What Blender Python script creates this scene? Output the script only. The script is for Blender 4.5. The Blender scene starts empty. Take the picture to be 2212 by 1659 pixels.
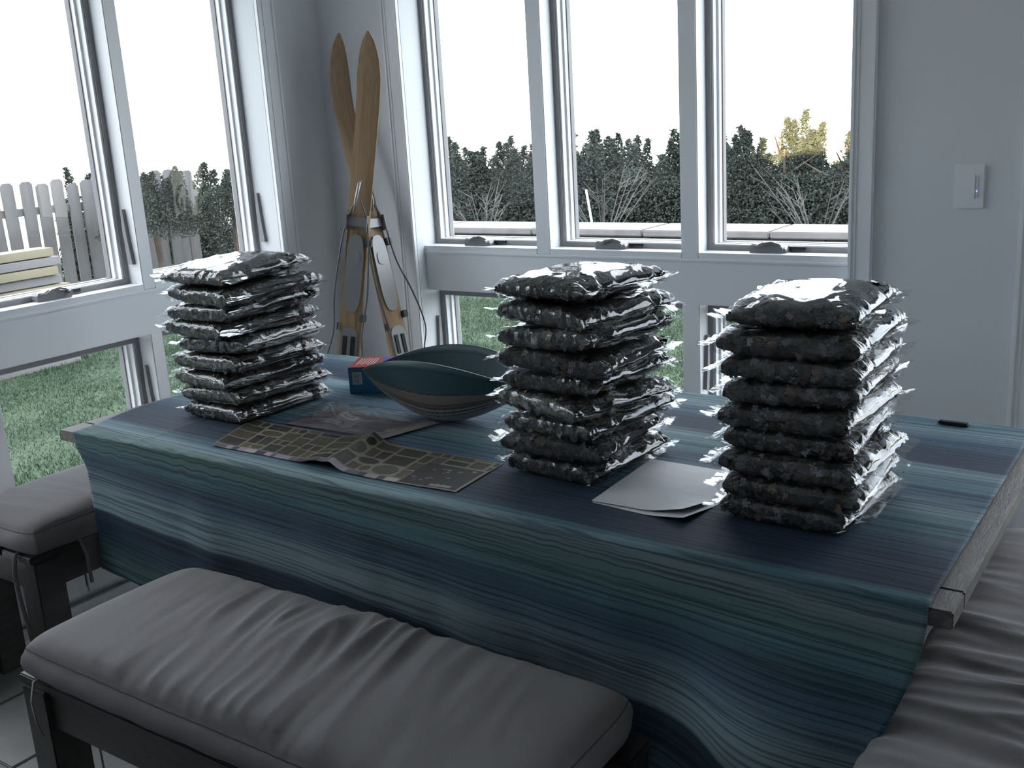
import bpy, bmesh, math, random
import numpy as np
from mathutils import Vector, Matrix, noise as mnoise

random.seed(7)
rng = np.random.default_rng(7)
scene = bpy.context.scene
COL = scene.collection
R = math.radians

# ------------------------------------------------------------------ camera
IMG_W, IMG_H, FPX = 2212, 1659, 2246.27
_p, _r, _y = R(14.41094), R(-3.39475), R(35.12308)
fw = Vector((0, math.cos(_p), -math.sin(_p))); rt = Vector((1, 0, 0)); up = rt.cross(fw)
rt, up = math.cos(_r) * rt + math.sin(_r) * up, -math.sin(_r) * rt + math.cos(_r) * up
ROT = Matrix.Rotation(_y, 3, 'Z')
fw, rt, up = ROT @ fw, ROT @ rt, ROT @ up
cam_d = bpy.data.cameras.new('camera')
cam = bpy.data.objects.new('camera', cam_d); COL.objects.link(cam)
cam_d.sensor_width = 36; cam_d.lens = FPX / IMG_W * 36; cam_d.clip_start = 0.05; cam_d.clip_end = 300
m = Matrix.Identity(4)
for i in range(3):
    m[i][0], m[i][1], m[i][2] = rt[i], up[i], -fw[i]
m[2][3] = 1.56
cam.matrix_world = m
scene.camera = cam

# ------------------------------------------------------------------ world, sun, exposure
world = bpy.data.worlds.new('world'); scene.world = world; world.use_nodes = True
wn = world.node_tree; wn.nodes.clear()
tcw = wn.nodes.new('ShaderNodeTexCoord'); sxw = wn.nodes.new('ShaderNodeSeparateXYZ'); wn.links.new(tcw.outputs['Generated'], sxw.inputs[0])
rpw = wn.nodes.new('ShaderNodeValToRGB'); wn.links.new(sxw.outputs[2], rpw.inputs[0])          # clear evening sky: pale warm horizon, blue overhead
for el_, (p_, c_) in zip([rpw.color_ramp.elements[0], rpw.color_ramp.elements[1], rpw.color_ramp.elements.new(.10)],
                         [(0.0, (1.0, .95, .88)), (.70, (.36, .54, 1.0)), (.08, (.76, .87, 1.0))]):
    el_.position = p_; el_.color = (*c_, 1)
bg = wn.nodes.new('ShaderNodeBackground'); bg.inputs[1].default_value = 6.8
wo = wn.nodes.new('ShaderNodeOutputWorld')
wn.links.new(rpw.outputs[0], bg.inputs[0]); wn.links.new(bg.outputs[0], wo.inputs[0])

sun_d = bpy.data.lights.new('sun_offscreen', 'SUN'); sun_d.energy = 40.0; sun_d.color = (1.0, 0.72, 0.36); sun_d.angle = R(0.6)
sun = bpy.data.objects.new('sun_offscreen', sun_d); COL.objects.link(sun)
sun.rotation_euler = Vector((-0.30, 0.95, -0.16)).to_track_quat('-Z', 'Y').to_euler()

vs = scene.view_settings
vs.view_transform = 'Standard'; vs.look = 'None'; vs.gamma = 1.0; vs.use_curve_mapping = False
vs.exposure = 0.0

# ------------------------------------------------------------------ helpers
def mat(name, color, rough=0.6, metal=0.0, noise=0.0, nscale=20.0, bump=0.0, bscale=60.0, stretch=(1, 1, 1), spec=0.5, color2=None):
    mt = bpy.data.materials.new(name); mt.use_nodes = True
    nt = mt.node_tree; b = nt.nodes['Principled BSDF']
    b.inputs['Base Color'].default_value = (*color, 1); b.inputs['Roughness'].default_value = rough
    b.inputs['Metallic'].default_value = metal; b.inputs['Specular IOR Level'].default_value = spec
    if noise or bump or color2:
        tc = nt.nodes.new('ShaderNodeTexCoord'); mp = nt.nodes.new('ShaderNodeMapping')
        mp.inputs['Scale'].default_value = stretch
        nt.links.new(tc.outputs['Object'], mp.inputs[0])
    if noise or color2:
        nz = nt.nodes.new('ShaderNodeTexNoise'); nz.inputs['Scale'].default_value = nscale; nz.inputs['Detail'].default_value = 5
        nt.links.new(mp.outputs[0], nz.inputs[0])
        cr = nt.nodes.new('ShaderNodeValToRGB')
        c2 = color2 if color2 else tuple(min(1, c * (1 + noise)) for c in color)
        c1 = color if color2 else tuple(c * (1 - noise) for c in color)
        cr.color_ramp.elements[0].color = (*c1, 1); cr.color_ramp.elements[1].color = (*c2, 1)
        cr.color_ramp.elements[0].position = 0.35; cr.color_ramp.elements[1].position = 0.65
        nt.links.new(nz.outputs[0], cr.inputs[0]); nt.links.new(cr.outputs[0], b.inputs['Base Color'])
    if bump:
        n2 = nt.nodes.new('ShaderNodeTexNoise'); n2.inputs['Scale'].default_value = bscale; n2.inputs['Detail'].default_value = 4
        nt.links.new(mp.outputs[0], n2.inputs[0])
        bp = nt.nodes.new('ShaderNodeBump'); bp.inputs['Strength'].default_value = bump; bp.inputs['Distance'].default_value = 0.01
        nt.links.new(n2.outputs[0], bp.inputs['Height']); nt.links.new(bp.outputs[0], b.inputs['Normal'])
    return mt

def film_mat(name, base, rough, tint=(1, 1, 1), bump=0.0, bscale=40.0, refl=1.0):
    """thin clear sheet: sees through, mirrors by Fresnel"""
    mt = bpy.data.materials.new(name); mt.use_nodes = True
    nt = mt.node_tree; nt.nodes.clear()
    o = nt.nodes.new('ShaderNodeOutputMaterial'); mx = nt.nodes.new('ShaderNodeMixShader')
    t = nt.nodes.new('ShaderNodeBsdfTransparent'); t.inputs[0].default_value = (*tint, 1)
    g = nt.nodes.new('ShaderNodeBsdfGlossy'); g.inputs['Roughness'].default_value = rough
    fr = nt.nodes.new('ShaderNodeFresnel')
    geo = nt.nodes.new('ShaderNodeNewGeometry'); io = nt.nodes.new('ShaderNodeMapRange')      # same index from both sides of the thin sheet
    io.inputs['To Min'].default_value = 1.5; io.inputs['To Max'].default_value = 1 / 1.5
    nt.links.new(geo.outputs['Backfacing'], io.inputs['Value']); nt.links.new(io.outputs[0], fr.inputs[0])
    ma = nt.nodes.new('ShaderNodeMath'); ma.operation = 'MULTIPLY_ADD'; ma.use_clamp = True
    ma.inputs[1].default_value = refl; ma.inputs[2].default_value = base
    nt.links.new(fr.outputs[0], ma.inputs[0]); nt.links.new(ma.outputs[0], mx.inputs[0])
    nt.links.new(t.outputs[0], mx.inputs[1]); nt.links.new(g.outputs[0], mx.inputs[2]); nt.links.new(mx.outputs[0], o.inputs[0])
    if bump:
        tc = nt.nodes.new('ShaderNodeTexCoord'); nz = nt.nodes.new('ShaderNodeTexNoise')
        nz.inputs['Scale'].default_value = bscale; nz.inputs['Detail'].default_value = 2
        bp = nt.nodes.new('ShaderNodeBump'); bp.inputs['Strength'].default_value = bump; bp.inputs['Distance'].default_value = 0.01
        nt.links.new(tc.outputs['Object'], nz.inputs[0]); nt.links.new(nz.outputs[0], bp.inputs['Height'])
        nt.links.new(bp.outputs[0], g.inputs['Normal']); nt.links.new(bp.outputs[0], fr.inputs['Normal'])
    return mt

def nodes(name):
    mt = bpy.data.materials.new(name); mt.use_nodes = True
    return mt, mt.node_tree, mt.node_tree.nodes['Principled BSDF']

class MB:
    """collects shapes into one mesh"""
    def __init__(s): s.v = []; s.f = []
    def add(s, vs_, fs_):
        o = len(s.v); s.v += [tuple(p) for p in vs_]; s.f += [tuple(i + o for i in f) for f in fs_]; return s
    def box(s, x0, x1, y0, y1, z0, z1, b=0.0):
        if x0 > x1: x0, x1 = x1, x0
        if y0 > y1: y0, y1 = y1, y0
        if z0 > z1: z0, z1 = z1, z0
        if b <= 0:
            vs_ = [(x, y, z) for z in (z0, z1) for y in (y0, y1) for x in (x0, x1)]
            return s.add(vs_, [(0, 2, 3, 1), (4, 5, 7, 6), (0, 1, 5, 4), (2, 6, 7, 3), (0, 4, 6, 2), (1, 3, 7, 5)])
        bm = bmesh.new(); bmesh.ops.create_cube(bm, size=1)
        for v in bm.verts:
            v.co = Vector(((x0 + x1) / 2 + v.co.x * (x1 - x0), (y0 + y1) / 2 + v.co.y * (y1 - y0), (z0 + z1) / 2 + v.co.z * (z1 - z0)))
        bmesh.ops.bevel(bm, geom=bm.edges[:], offset=b, segments=2, affect='EDGES')
        bm.verts.index_update()
        s.add([v.co[:] for v in bm.verts], [[v.index for v in f.verts] for f in bm.faces]); bm.free(); return s
    def tube(s, pts, r, n=8, cap=True, flat=None):
        pts = [Vector(p) for p in pts]; rs = r if isinstance(r, (list, tuple)) else [r] * len(pts)
        rings = []; prev = None
        for i, p in enumerate(pts):
            d = (pts[min(i + 1, len(pts) - 1)] - pts[max(i - 1, 0)]).normalized()
            if prev is None: a = d.orthogonal().normalized()
            else:
                a = prev - d * prev.dot(d); a = a.normalized() if a.length > 1e-6 else d.orthogonal().normalized()
            prev = a; c = d.cross(a)
            rings.append([p + (a * math.cos(t) + c * math.sin(t) * (flat or 1)) * rs[i] for t in [2 * math.pi * k / n for k in range(n)]])
        vs_ = [q for rg in rings for q in rg]; fs_ = []
        for i in range(len(pts) - 1):
            for k in range(n):
                fs_.append((i * n + k, i * n + (k + 1) % n, (i + 1) * n + (k + 1) % n, (i + 1) * n + k))
        if cap: fs_ += [tuple(range(n - 1, -1, -1)), tuple((len(pts) - 1) * n + k for k in range(n))]
        return s.add(vs_, fs_)
    def prism(s, poly, axis, a, b):
        """extrude a 2-D outline along axis x/y/z from a to b"""
        def P(p, h):
            return {'x': (h, p[0], p[1]), 'y': (p[0], h, p[1]), 'z': (p[0], p[1], h)}[axis]
        n = len(poly)
        return s.add([P(p, a) for p in poly] + [P(p, b) for p in poly],
                     [tuple(range(n)), tuple(range(2 * n - 1, n - 1, -1))] + [(i, i + n, (i + 1) % n + n, (i + 1) % n) for i in range(n)])
    def xf(s, M):
        s.v = [tuple(M @ Vector(p)) for p in s.v]; return s
    def obj(s, name, mt, parent=None, smooth=False, fix=True):
        me = bpy.data.meshes.new(name); me.from_pydata(s.v, [], s.f)
        if fix:
            bm = bmesh.new(); bm.from_mesh(me); bmesh.ops.recalc_face_normals(bm, faces=bm.faces); bm.to_mesh(me); bm.free()
        if smooth: me.polygons.foreach_set('use_smooth', [True] * len(me.polygons))
        me.update()
        return link(name, me, mt, parent)

def link(name, me, mt, parent=None):
    o = bpy.data.objects.new(name, me); COL.objects.link(o)
    if mt and not me.materials: me.materials.append(mt)
    if parent: o.parent = parent
    return o

def grid_faces(nu, nv, closed_v=False):
    f = []
    for i in range(nu - 1):
        for j in range(nv if closed_v else nv - 1):
            a, b = i * nv + j, i * nv + (j + 1) % nv
            f.append((a, b, b + nv, a + nv))
    return f

def tag(o, label=None, cat=None, group=None, kind=None):
    if label: o['label'] = label
    if cat: o['category'] = cat
    if group: o['group'] = group
    if kind: o['kind'] = kind
    return o

def empty(name, loc=(0, 0, 0), rz=0.0):
    o = bpy.data.objects.new(name, None); COL.objects.link(o); o.location = loc; o.rotation_euler = (0, 0, rz); o.empty_display_size = 0.05
    return o

def struct(o): o['kind'] = 'structure'; return o

def copy_tree(o, parent=None):
    c = o.copy(); COL.objects.link(c); c.parent = parent
    for ch in list(o.children): copy_tree(ch, c)
    return c

# ------------------------------------------------------------------ materials
M_WALL = mat('wall_paint', (0.74, 0.76, 0.79), 0.7, bump=0.05, bscale=150)
M_TRIM = mat('trim_paint', (0.83, 0.84, 0.87), 0.38)
M_SASH = mat('sash_white', (0.83, 0.84, 0.86), 0.35)
M_GASK = mat('window_gasket', (0.24, 0.24, 0.25), 0.6)
M_CRANK = mat('crank_grey', (0.20, 0.20, 0.21), 0.35)
M_GLASS = film_mat('window_glass', 0.0, 0.0, (0.96, 0.97, 0.97), refl=.3)
M_TILE = mat('floor_tile', (0.13, 0.13, 0.132), 0.45, noise=0.10, nscale=9, bump=0.04, bscale=60)
M_GROUT = mat('tile_grout', (0.17, 0.165, 0.16), 0.9)
M_CEIL = mat('ceiling_paint', (0.78, 0.78, 0.78), 0.8)
M_TABLE = mat('table_wood', (0.105, 0.09, 0.085), 0.45, noise=0.30, nscale=14, bump=0.15, bscale=50, stretch=(6, 1, 6))
M_BENCH = mat('bench_wood', (0.030, 0.027, 0.025), 0.33, noise=0.25, nscale=12, bump=0.10, bscale=50, stretch=(1, 6, 6))
M_CUSH = mat('cushion_cotton', (0.172, 0.163, 0.166), 0.9, noise=0.03, nscale=300, bump=0.12, bscale=420, spec=0.2)
M_SEAM = mat('cushion_seam', (0.085, 0.078, 0.075), 0.9, spec=0.2)
M_HEAT = mat('heater_enamel', (0.55, 0.55, 0.55), 0.4)
M_FIN = mat('fin_metal', (0.30, 0.30, 0.31), 0.5, metal=0.6)
M_BLACK = mat('black_plastic', (0.010, 0.010, 0.012), 0.25)
M_PAPER = mat('white_paper', (0.55, 0.55, 0.58), 0.6, bump=0.1, bscale=30)

# ------------------------------------------------------------------ setting: room shell
YB, XL = 3.18, -3.08          # room faces of the back and left walls
YS, XS = 3.30, -3.20          # sash planes
YM, XM = 3.225, -3.125        # fronts of mullions and rail
XR, YN, ZC = 1.7, -2.2, 2.55  # far side of the room (behind the camera) and ceiling
OZ0, OZ1 = 0.33, 2.25

fl = struct(MB().box(XL - .2, XR, YN, YB + .2, -0.10, -0.006).obj('floor', M_GROUT))
tile_me = None
TS = 0.335
nx = int((XR - XL) / TS) + 1; ny = int((YB - YN) / TS) + 1
mb = MB().box(-TS / 2 + .004, TS / 2 - .004, -TS / 2 + .004, TS / 2 - .004, -0.010, 0.0, 0.003)
first = mb.obj('floor_tile', M_TILE, fl)
k = 0
for i in range(nx):
    for j in range(ny):
        x = XL + 0.1 + i * TS; y = YB - 0.17 - j * TS
        if x > XR - .17 or y < YN + .17: continue
        o = first if k == 0 else first.copy()
        if k: COL.objects.link(o); o.parent = fl
        o.location = (x, y, -0.0005 * random.random()); k += 1

struct(MB().box(XL - .2, XR + .15, YN - .15, YB + .2, ZC, ZC + .12).obj('ceiling', M_CEIL))
OBX0, OBX1 = -2.655, -0.955   # back opening
DX0, DX1 = -.40, 1.45          # glazed door
w = MB()
w.box(XL - .2, OBX0, YB, YB + .2, -.45, ZC); w.box(OBX1, DX0, YB, YB + .2, -.45, ZC); w.box(DX1, XR + .15, YB, YB + .2, -.45, ZC)
w.box(DX0, DX1, YB, YB + .2, 2.08, ZC); w.box(DX0, DX1, YB, YB + .2, -.45, 0.0)
w.box(OBX0, OBX1, YB, YB + .2, -.45, OZ0); w.box(OBX0, OBX1, YB, YB + .2, OZ1, ZC)
struct(w.obj('wall_back', M_WALL))
OLY0, OLY1 = 0.43, 2.855      # left opening
w = MB()
w.box(XL - .2, XL, YN - .15, OLY0, -.45, ZC); w.box(XL - .2, XL, OLY1, YB, -.45, ZC)
w.box(XL - .2, XL, OLY0, OLY1, -.45, OZ0); w.box(XL - .2, XL, OLY0, OLY1, OZ1, ZC)
struct(w.obj('wall_left', M_WALL))
struct(MB().box(XR, XR + .15, YN - .15, YB, -.45, ZC).obj('wall_right', M_WALL))
struct(MB().box(XL, XR, YN - .15, YN, -.45, ZC).obj('wall_near', M_WALL))

def member(name, back, a0, a1, d0, d1, z0, z1, mt=M_TRIM, parent=None, b=0.003):
    """box laid out along a wall: a = along the wall, d = depth behind (positive) or in front of the room face"""
    mb = MB()
    if back: mb.box(a0, a1, YB + d0, YB + d1, z0, z1, b)
    else: mb.box(XL - d0, XL - d1, a0, a1, z0, z1, b)
    return mb.obj(name, mt, parent)

def casing(idx, back, a0, a1, z0, z1):
    o = empty('trim_%d' % idx); struct(o)
    w_ = (a1 - a0)
    member('casing_board', back, a0 + .0015, a1 - .0015, -0.016, 0.0, z0 + .001, z1 - .001, parent=o)
    for fa, fb, d in ((0.0, .18, .020), (.26, .34, .0185), (.82, 1.0, .020)):
        member('casing_bead', back, a0 + w_ * fa, a0 + w_ * fb, -d, 0.0, z0, z1, parent=o)
    return o

casing(1, True, OBX0 - .078, OBX0, 0.0, OZ1 + .08)
casing(2, True, OBX1, OBX1 + .07, 0.0, OZ1 + .08)
casing(3, False, OLY1, OLY1 + .085, 0.0, OZ1 + .08)
casing(4, True, -0.488, -0.40, 0.0, 2.1)
dr = struct(empty('door_1'))
for p0, p1 in ((DX0, (DX0 + DX1) / 2 - .005), ((DX0 + DX1) / 2 + .005, DX1)):
    for q0, q1, r0, r1 in ((p0, p0 + .09, .01, 2.07), (p1 - .09, p1, .01, 2.07), (p0 + .09, p1 - .09, .01, .20), (p0 + .09, p1 - .09, 1.96, 2.07)):
        member('door_frame', True, q0, q1, .05, .10, r0, r1, parent=dr)
    member('pane', True, p0 + .088, p1 - .088, .073, .077, .198, 1.962, M_GLASS, dr, b=0)
member('door_handle', True, DX0 + .03, DX0 + .06, .0, .05, .95, 1.13, M_CRANK, dr)

back_units = [(-2.655, -2.121), (-2.061, -1.536), (-1.472, -0.955)]
left_units = [(0.43, 0.985), (1.045, 1.605), (1.662, 2.240), (2.290, 2.855)]

# frame members between the units (mullions, rail)
fr = struct(empty('trim_5'))
for a, b in ((-2.121, -2.061), (-1.536, -1.472)):
    member('mullion', True, a, b, .045, .20, OZ0, 1.0 - .097 , parent=fr); member('mullion', True, a, b, .045, .20, 1.06, OZ1, parent=fr)
member('rail', True, OBX0, OBX1, .045, .20, .903, 1.058, parent=fr)
member('rail_lip', True, OBX0, OBX1, .040, .060, 1.050, 1.0605, parent=fr, b=.002)
fr = struct(empty('trim_6'))
for a, b in ((.985, 1.045), (1.605, 1.662), (2.240, 2.290)):
    member('mullion', False, a, b, .045, .20, OZ0, .887, parent=fr); member('mullion', False, a, b, .045, .20, 1.045, OZ1, parent=fr)
member('rail', False, OLY0, OLY1, .045, .20, .887, 1.042, parent=fr)
member('rail_lip', False, OLY0, OLY1, .040, .060, 1.034, 1.0445, parent=fr, b=.002)

def crank_mesh():
    mb = MB()
    prof = [(-.062, 0), (.062, 0), (.062, .012), (.052, .024), (.030, .029), (.004, .037), (-.020, .036), (-.034, .029), (-.054, .031), (-.060, .022)]
    mb.prism(prof, 'y', -.030, 0.004)
    arm = [(-.052, .020), (-.030, .020), (-.008, .030), (.016, .034), (.040, .027), (.056, .017), (.056, .023), (.040, .034), (.014, .041), (-.012, .037), (-.032, .027), (-.052, .028)]
    mb.prism(arm, 'y', -.038, -.026)
    mb.tube([(.050, -.050, .020), (.050, -.030, .021)], [.007, .006], 8)
    return mb

def window_unit(idx, back, a0, a1, z0, z1, upper, dz):
    root = struct(empty('window_%d' % idx))
    d = .12                                   # sash face behind the room face
    sgn_in = 0
    g = .012
    # dark weather strip, then the sash, then the pane
    def ring(name, ia, iz, oa, oz, d0, d1, mt):
        mb = MB()
        A0, A1, Z0, Z1 = a0 + oa, a1 - oa, z0 + oz, z1 - oz
        B0, B1, Y0, Y1 = a0 + ia, a1 - ia, z0 + iz, z1 - iz
        for (p, q, r_, t) in ((A0, B0, Z0, Z1), (B1, A1, Z0, Z1), (B0, B1, Z0, Y0), (B0, B1, Y1, Z1)):
            if back: mb.box(p, q, YB + d0, YB + d1, r_, t)
            else: mb.box(XL - d0, XL - d1, p, q, r_, t)
        return mb.obj(name, mt, root)
    ring('weather_strip', .018, .017, 0.0, 0.0, d - .003, d + .05, M_GASK)
    ring('sash_frame', .026, .0195, .018, .017, d + .004, d + .085, M_SASH)
    ring('glazing_bead', .034, .022, .026, .0195, d + .030, d + .080, M_SASH)
    ring('glazing_groove', .038, .024, .034, .022, d + .050, d + .074, M_GASK)
    mb = MB()
    if back: mb.box(a0 + .037, a1 - .037, YB + d + .060, YB + d + .064, z0 + .0235, z1 - .0235)
    else: mb.box(XL - d - .060, XL - d - .064, a0 + .037, a1 - .037, z0 + .0235, z1 - .0235)
    mb.obj('pane', M_GLASS, root)
    if upper:
        sill = MB()
        if back: sill.box(a0, a1, YM, YS, z0 - .024, z0 - .0005)
        else: sill.box(XM, XS, a0, a1, z0 - .024, z0 - .0005)
        sill.obj('sill_board', M_TRIM, root)
        c = crank_mesh()
        ca = a0 + (a1 - a0) * (.44 if back else .42)
        if back: M_ = Matrix.Translation((ca, YS - .008, z0 - .003))
        else: M_ = Matrix.Translation((XS + .008, ca + .02, z0 - .003)) @ Matrix.Rotation(R(90), 4, 'Z')
        c.xf(M_).obj('crank_handle', M_CRANK, root)
        mb = MB()
        if back: mb.box(ca + .06, ca + .115, YS - .012, YS - .002, z0 + .006, z0 + .018, .002)
        else: mb.box(XS + .002, XS + .012, ca + .08, ca + .135, z0 + .006, z0 + .018, .002)
        mb.obj('crank_arm', M_BLACK, root)
    # lock lever on the jamb
    if back and upper: return
    zl = z0 + .16 if upper else z1 - .20
    mb = MB()
    if back:
        mb.prism([(YS - .05, zl - .09), (YS - .028, zl - .09), (YS - .020, zl + .02), (YS - .024, zl + .10), (YS - .034, zl + .10), (YS - .040, zl)], 'x', a0 - .0, a0 + .014)
    else:
        mb.prism([(XS + .05, zl - .09), (XS + .028, zl - .09), (XS + .020, zl + .02), (XS + .024, zl + .10), (XS + .034, zl + .10), (XS + .040, zl)], 'y', a1 - .014, a1)
    mb.obj('lock_lever', M_GASK, root)

n = 1
for (a, b) in back_units:
    window_unit(n, True, a, b, 1.081, OZ1, True, 0); n += 1
    window_unit(n, True, a, b, OZ0 + .02, .889, False, 0); n += 1
for (a, b) in left_units:
    window_unit(n, False, a, b, 1.066, OZ1, True, 0); n += 1
    window_unit(n, False, a, b, OZ0 + .02, .872, False, 0); n += 1

# baseboard heater along the left wall
h = empty('baseboard_heater', (XL, 1.5, 0)); tag(h, 'long pale metal baseboard heater with dark slots under the side windows', 'heater')
def hb(name, x0, x1, z0, z1, mt, y0=-1.0, y1=1.0, b=.002):
    return MB().box(x0, x1, y0, y1, z0, z1, b).obj(name, mt, h)
hb('back_plate', 0.0, .010, 0.02, .29, M_HEAT)
hb('top_lip', 0.0, .060, .272, .288, M_HEAT)
for yy in (-1.0, -.36, .28):
    hb('front_panel', .062, .068, .115, .245, M_HEAT, yy, yy + .634)
hb('bottom_strip', .045, .068, .062, .088, M_HEAT)
for yy in (-1.0, .985):
    hb('end_cap', .0, .072, .02, .288, M_HEAT, yy, yy + .015)
hb('fin_pipe', .02, .05, .13, .22, M_FIN, -.98, .98)

# light switch
s = empty('light_switch', (-0.622, YB, 1.295)); tag(s, 'white rocker dimmer switch on the plain wall beside the windows', 'light switch')
MB().box(-.041, .041, -.007, 0, -.062, .062, .003).obj('switch_plate', M_TRIM, s)
MB().box(-.017, .017, -.011, -.006, -.034, .034, .002).obj('rocker', M_TRIM, s)
MB().box(.019, .024, -.010, -.006, -.030, .030, .001).obj('dimmer_slider', M_WALL, s)
mled, nt, b = nodes('led_blue'); b.inputs['Emission Color'].default_value = (0.15, 0.25, 1, 1); b.inputs['Emission Strength'].default_value = 3
MB().box(.0195, .0225, -.0115, -.009, -.014, -.011).obj('indicator_light', mled, s)

# unseen house mass, added to shade the yard and stepped to light hedge tops
hm = mat('house_block_grey', (0.45, 0.45, 0.46), 0.8)
tag(MB().box(-9.2, -.2, -9.0, YN - .4, -.45, 4.6).box(-.2, 9.0, -9.0, YN - .4, -.45, 3.0).obj('house_shade_block', hm), kind='structure')

# ------------------------------------------------------------------ table
TX0, TX1, TY0, TY1, TZ = -2.775, -0.310, 1.630, 2.665, 0.75
t = empty('dining_table', ((TX0 + TX1) / 2, (TY0 + TY1) / 2, 0)); tag(t, 'long weathered wooden dining table under the striped blue cloth', 'table')
def tb(name, x0, x1, y0, y1, z0, z1, b=.003):
    return MB().box(x0 - t.location.x, x1 - t.location.x, y0 - t.location.y, y1 - t.location.y, z0, z1, b).obj(name, M_TABLE, t)
BW = .095
tb('end_board', TX0, TX0 + BW, TY0 + .085, TY1, TZ - .032, TZ)
tb('end_board', TX1 - BW, TX1, TY0 + .085, TY1, TZ - .032, TZ)
tb('edge_board', TX0, TX1, TY0, TY0 + .083, TZ - .032, TZ)
tb('edge_board', TX0 + BW + .002, TX1 - BW - .002, TY1 - .083, TY1, TZ - .032, TZ)
n_pl = 7; wpl = (TY1 - TY0 - .17) / n_pl
for i in range(n_pl):
    tb('top_plank', TX0 + BW + .002, TX1 - BW - .002, TY0 + .085 + i * wpl + .001, TY0 + .085 + (i + 1) * wpl - .001, TZ - .032, TZ - .001)
for y in (TY0 + .10, TY1 - .125): tb('apron', TX0 + .24, TX1 - .24, y, y + .025, TZ - .12, TZ - .033)
for x in (TX0 + .22, TX1 - .245): tb('apron', x, x + .025, TY0 + .126, TY1 - .126, TZ - .12, TZ - .033)
for x in (TX0 + .245, TX1 - .325):
    for y in (TY0 + .13, TY1 - .21): tb('leg', x, x + .08, y, y + .08, 0, TZ - .033)

# ------------------------------------------------------------------ tablecloth
def smooth(a, b, x):
    q = max(0.0, min(1.0, (x - a) / (b - a))); return q * q * (3 - 2 * q)

def cloth_mesh():
    NU, rr = 260, .016
    top_len = TY1 - TY0 + .006; drop = .47; far_drop = .16
    vv = []
    v = -drop
    while v < -.06: vv.append(v); v += .009
    while v < .06: vv.append(v); v += .0035
    while v < top_len - .05: vv.append(v); v += .013
    while v < top_len + far_drop: vv.append(v); v += .006
    verts, st = [], []
    y_edge = TY0 - .004; q = rr * math.pi / 2
    for v in vv:
        for i in range(NU):
            u = i / (NU - 1)
            xl = -2.690 - .055 * smooth(0, .3, v); xr = -.347
            if v < 0:
                xr -= .125 * (min(1.15, -v / .34)) ** 1.7
                xl = -2.690 + .048 * smooth(0, .12, -v) + .006 * math.sin(v * 15)
            x = xl + (xr - xl) * u
            hem = smooth(0, 1, u)
            vd = v
            if v < 0: vd = v * (0.845 + .17 * u + .018 * math.sin(x * 5.0))
            # lay over the edge
            if vd > q:
                y = y_edge + rr + (vd - q); z = TZ + .004
            elif vd > 0 or vd > -1e-9:
                a = (q - vd) / rr; y = y_edge + rr - rr * math.sin(a); z = TZ + .004 - rr + rr * math.cos(a)
            else:
                y = y_edge; z = TZ + .004 - rr + vd
            if v > top_len:                      # far side hangs down too
                y = TY1 + .004 + .006; z = TZ + .004 - (v - top_len)
            # folds of the hanging part
            if vd < q:
                t_ = smooth(0, .38, q - vd)
                n1 = mnoise.noise(Vector((x * 3.2, vd * 1.2, 3.0)))
                n2 = mnoise.noise(Vector((x * 9.0 + vd * 2, vd * 1.6, 9.0)))
                y -= t_ * (.008 + .026 * (n1 + .35) + .012 * n2)
                bul = (math.exp(-((x + .56) / .17) ** 2) if x < -.56 else 1 - .25 * smooth(-.56, -.40, x)) * smooth(.03, .36, -vd)
                y -= .135 * bul
                y += .050 * math.exp(-((x + .98) / .16) ** 2) * smooth(.15, .45, -vd)
                y = min(y, TY0 - .006)
            if v > .01 and v < top_len:
                cr = 0
                n3 = mnoise.noise(Vector((x * 2.0, v * 14.0, 5.0)))
                z += .0006 + .0018 * max(0, n3 * smooth(-.9, -.35, x))
                # pressed fold lines
                z += .0022 * math.exp(-((v - .56 + .05 * (x + .6)) / .010) ** 2) * smooth(-1.1, -.5, x)
                z += .0030 * math.exp(-((v - .46 - .12 * (x + .6)) / .008) ** 2) * smooth(-.75, -.45, x)
                z += .0022 * math.exp(-((x + 2.42) / .008) ** 2)
            # small ripples where the cloth turns over the edge on the left
            if -.16 < v < .05:
                z += .0035 * math.exp(-((v + .02) / .05) ** 2) * mnoise.noise(Vector((x * 26, v * 8, 1))) * (1 + smooth(-1.6, -2.4, x))
            verts.append((x, y, z)); st.append((x, v + .045 * (x + .4), 0))
    # squeeze heights a little where the sheet is the inside of a fold
    me = bpy.data.meshes.new('tablecloth'); me.from_pydata(verts, [], grid_faces(len(vv), NU))
    me.polygons.foreach_set('use_smooth', [True] * len(me.polygons))
    at = me.attributes.new('st', 'FLOAT_VECTOR', 'POINT'); at.data.foreach_set('vector', np.array(st, dtype=np.float32).ravel())
    return me

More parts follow.
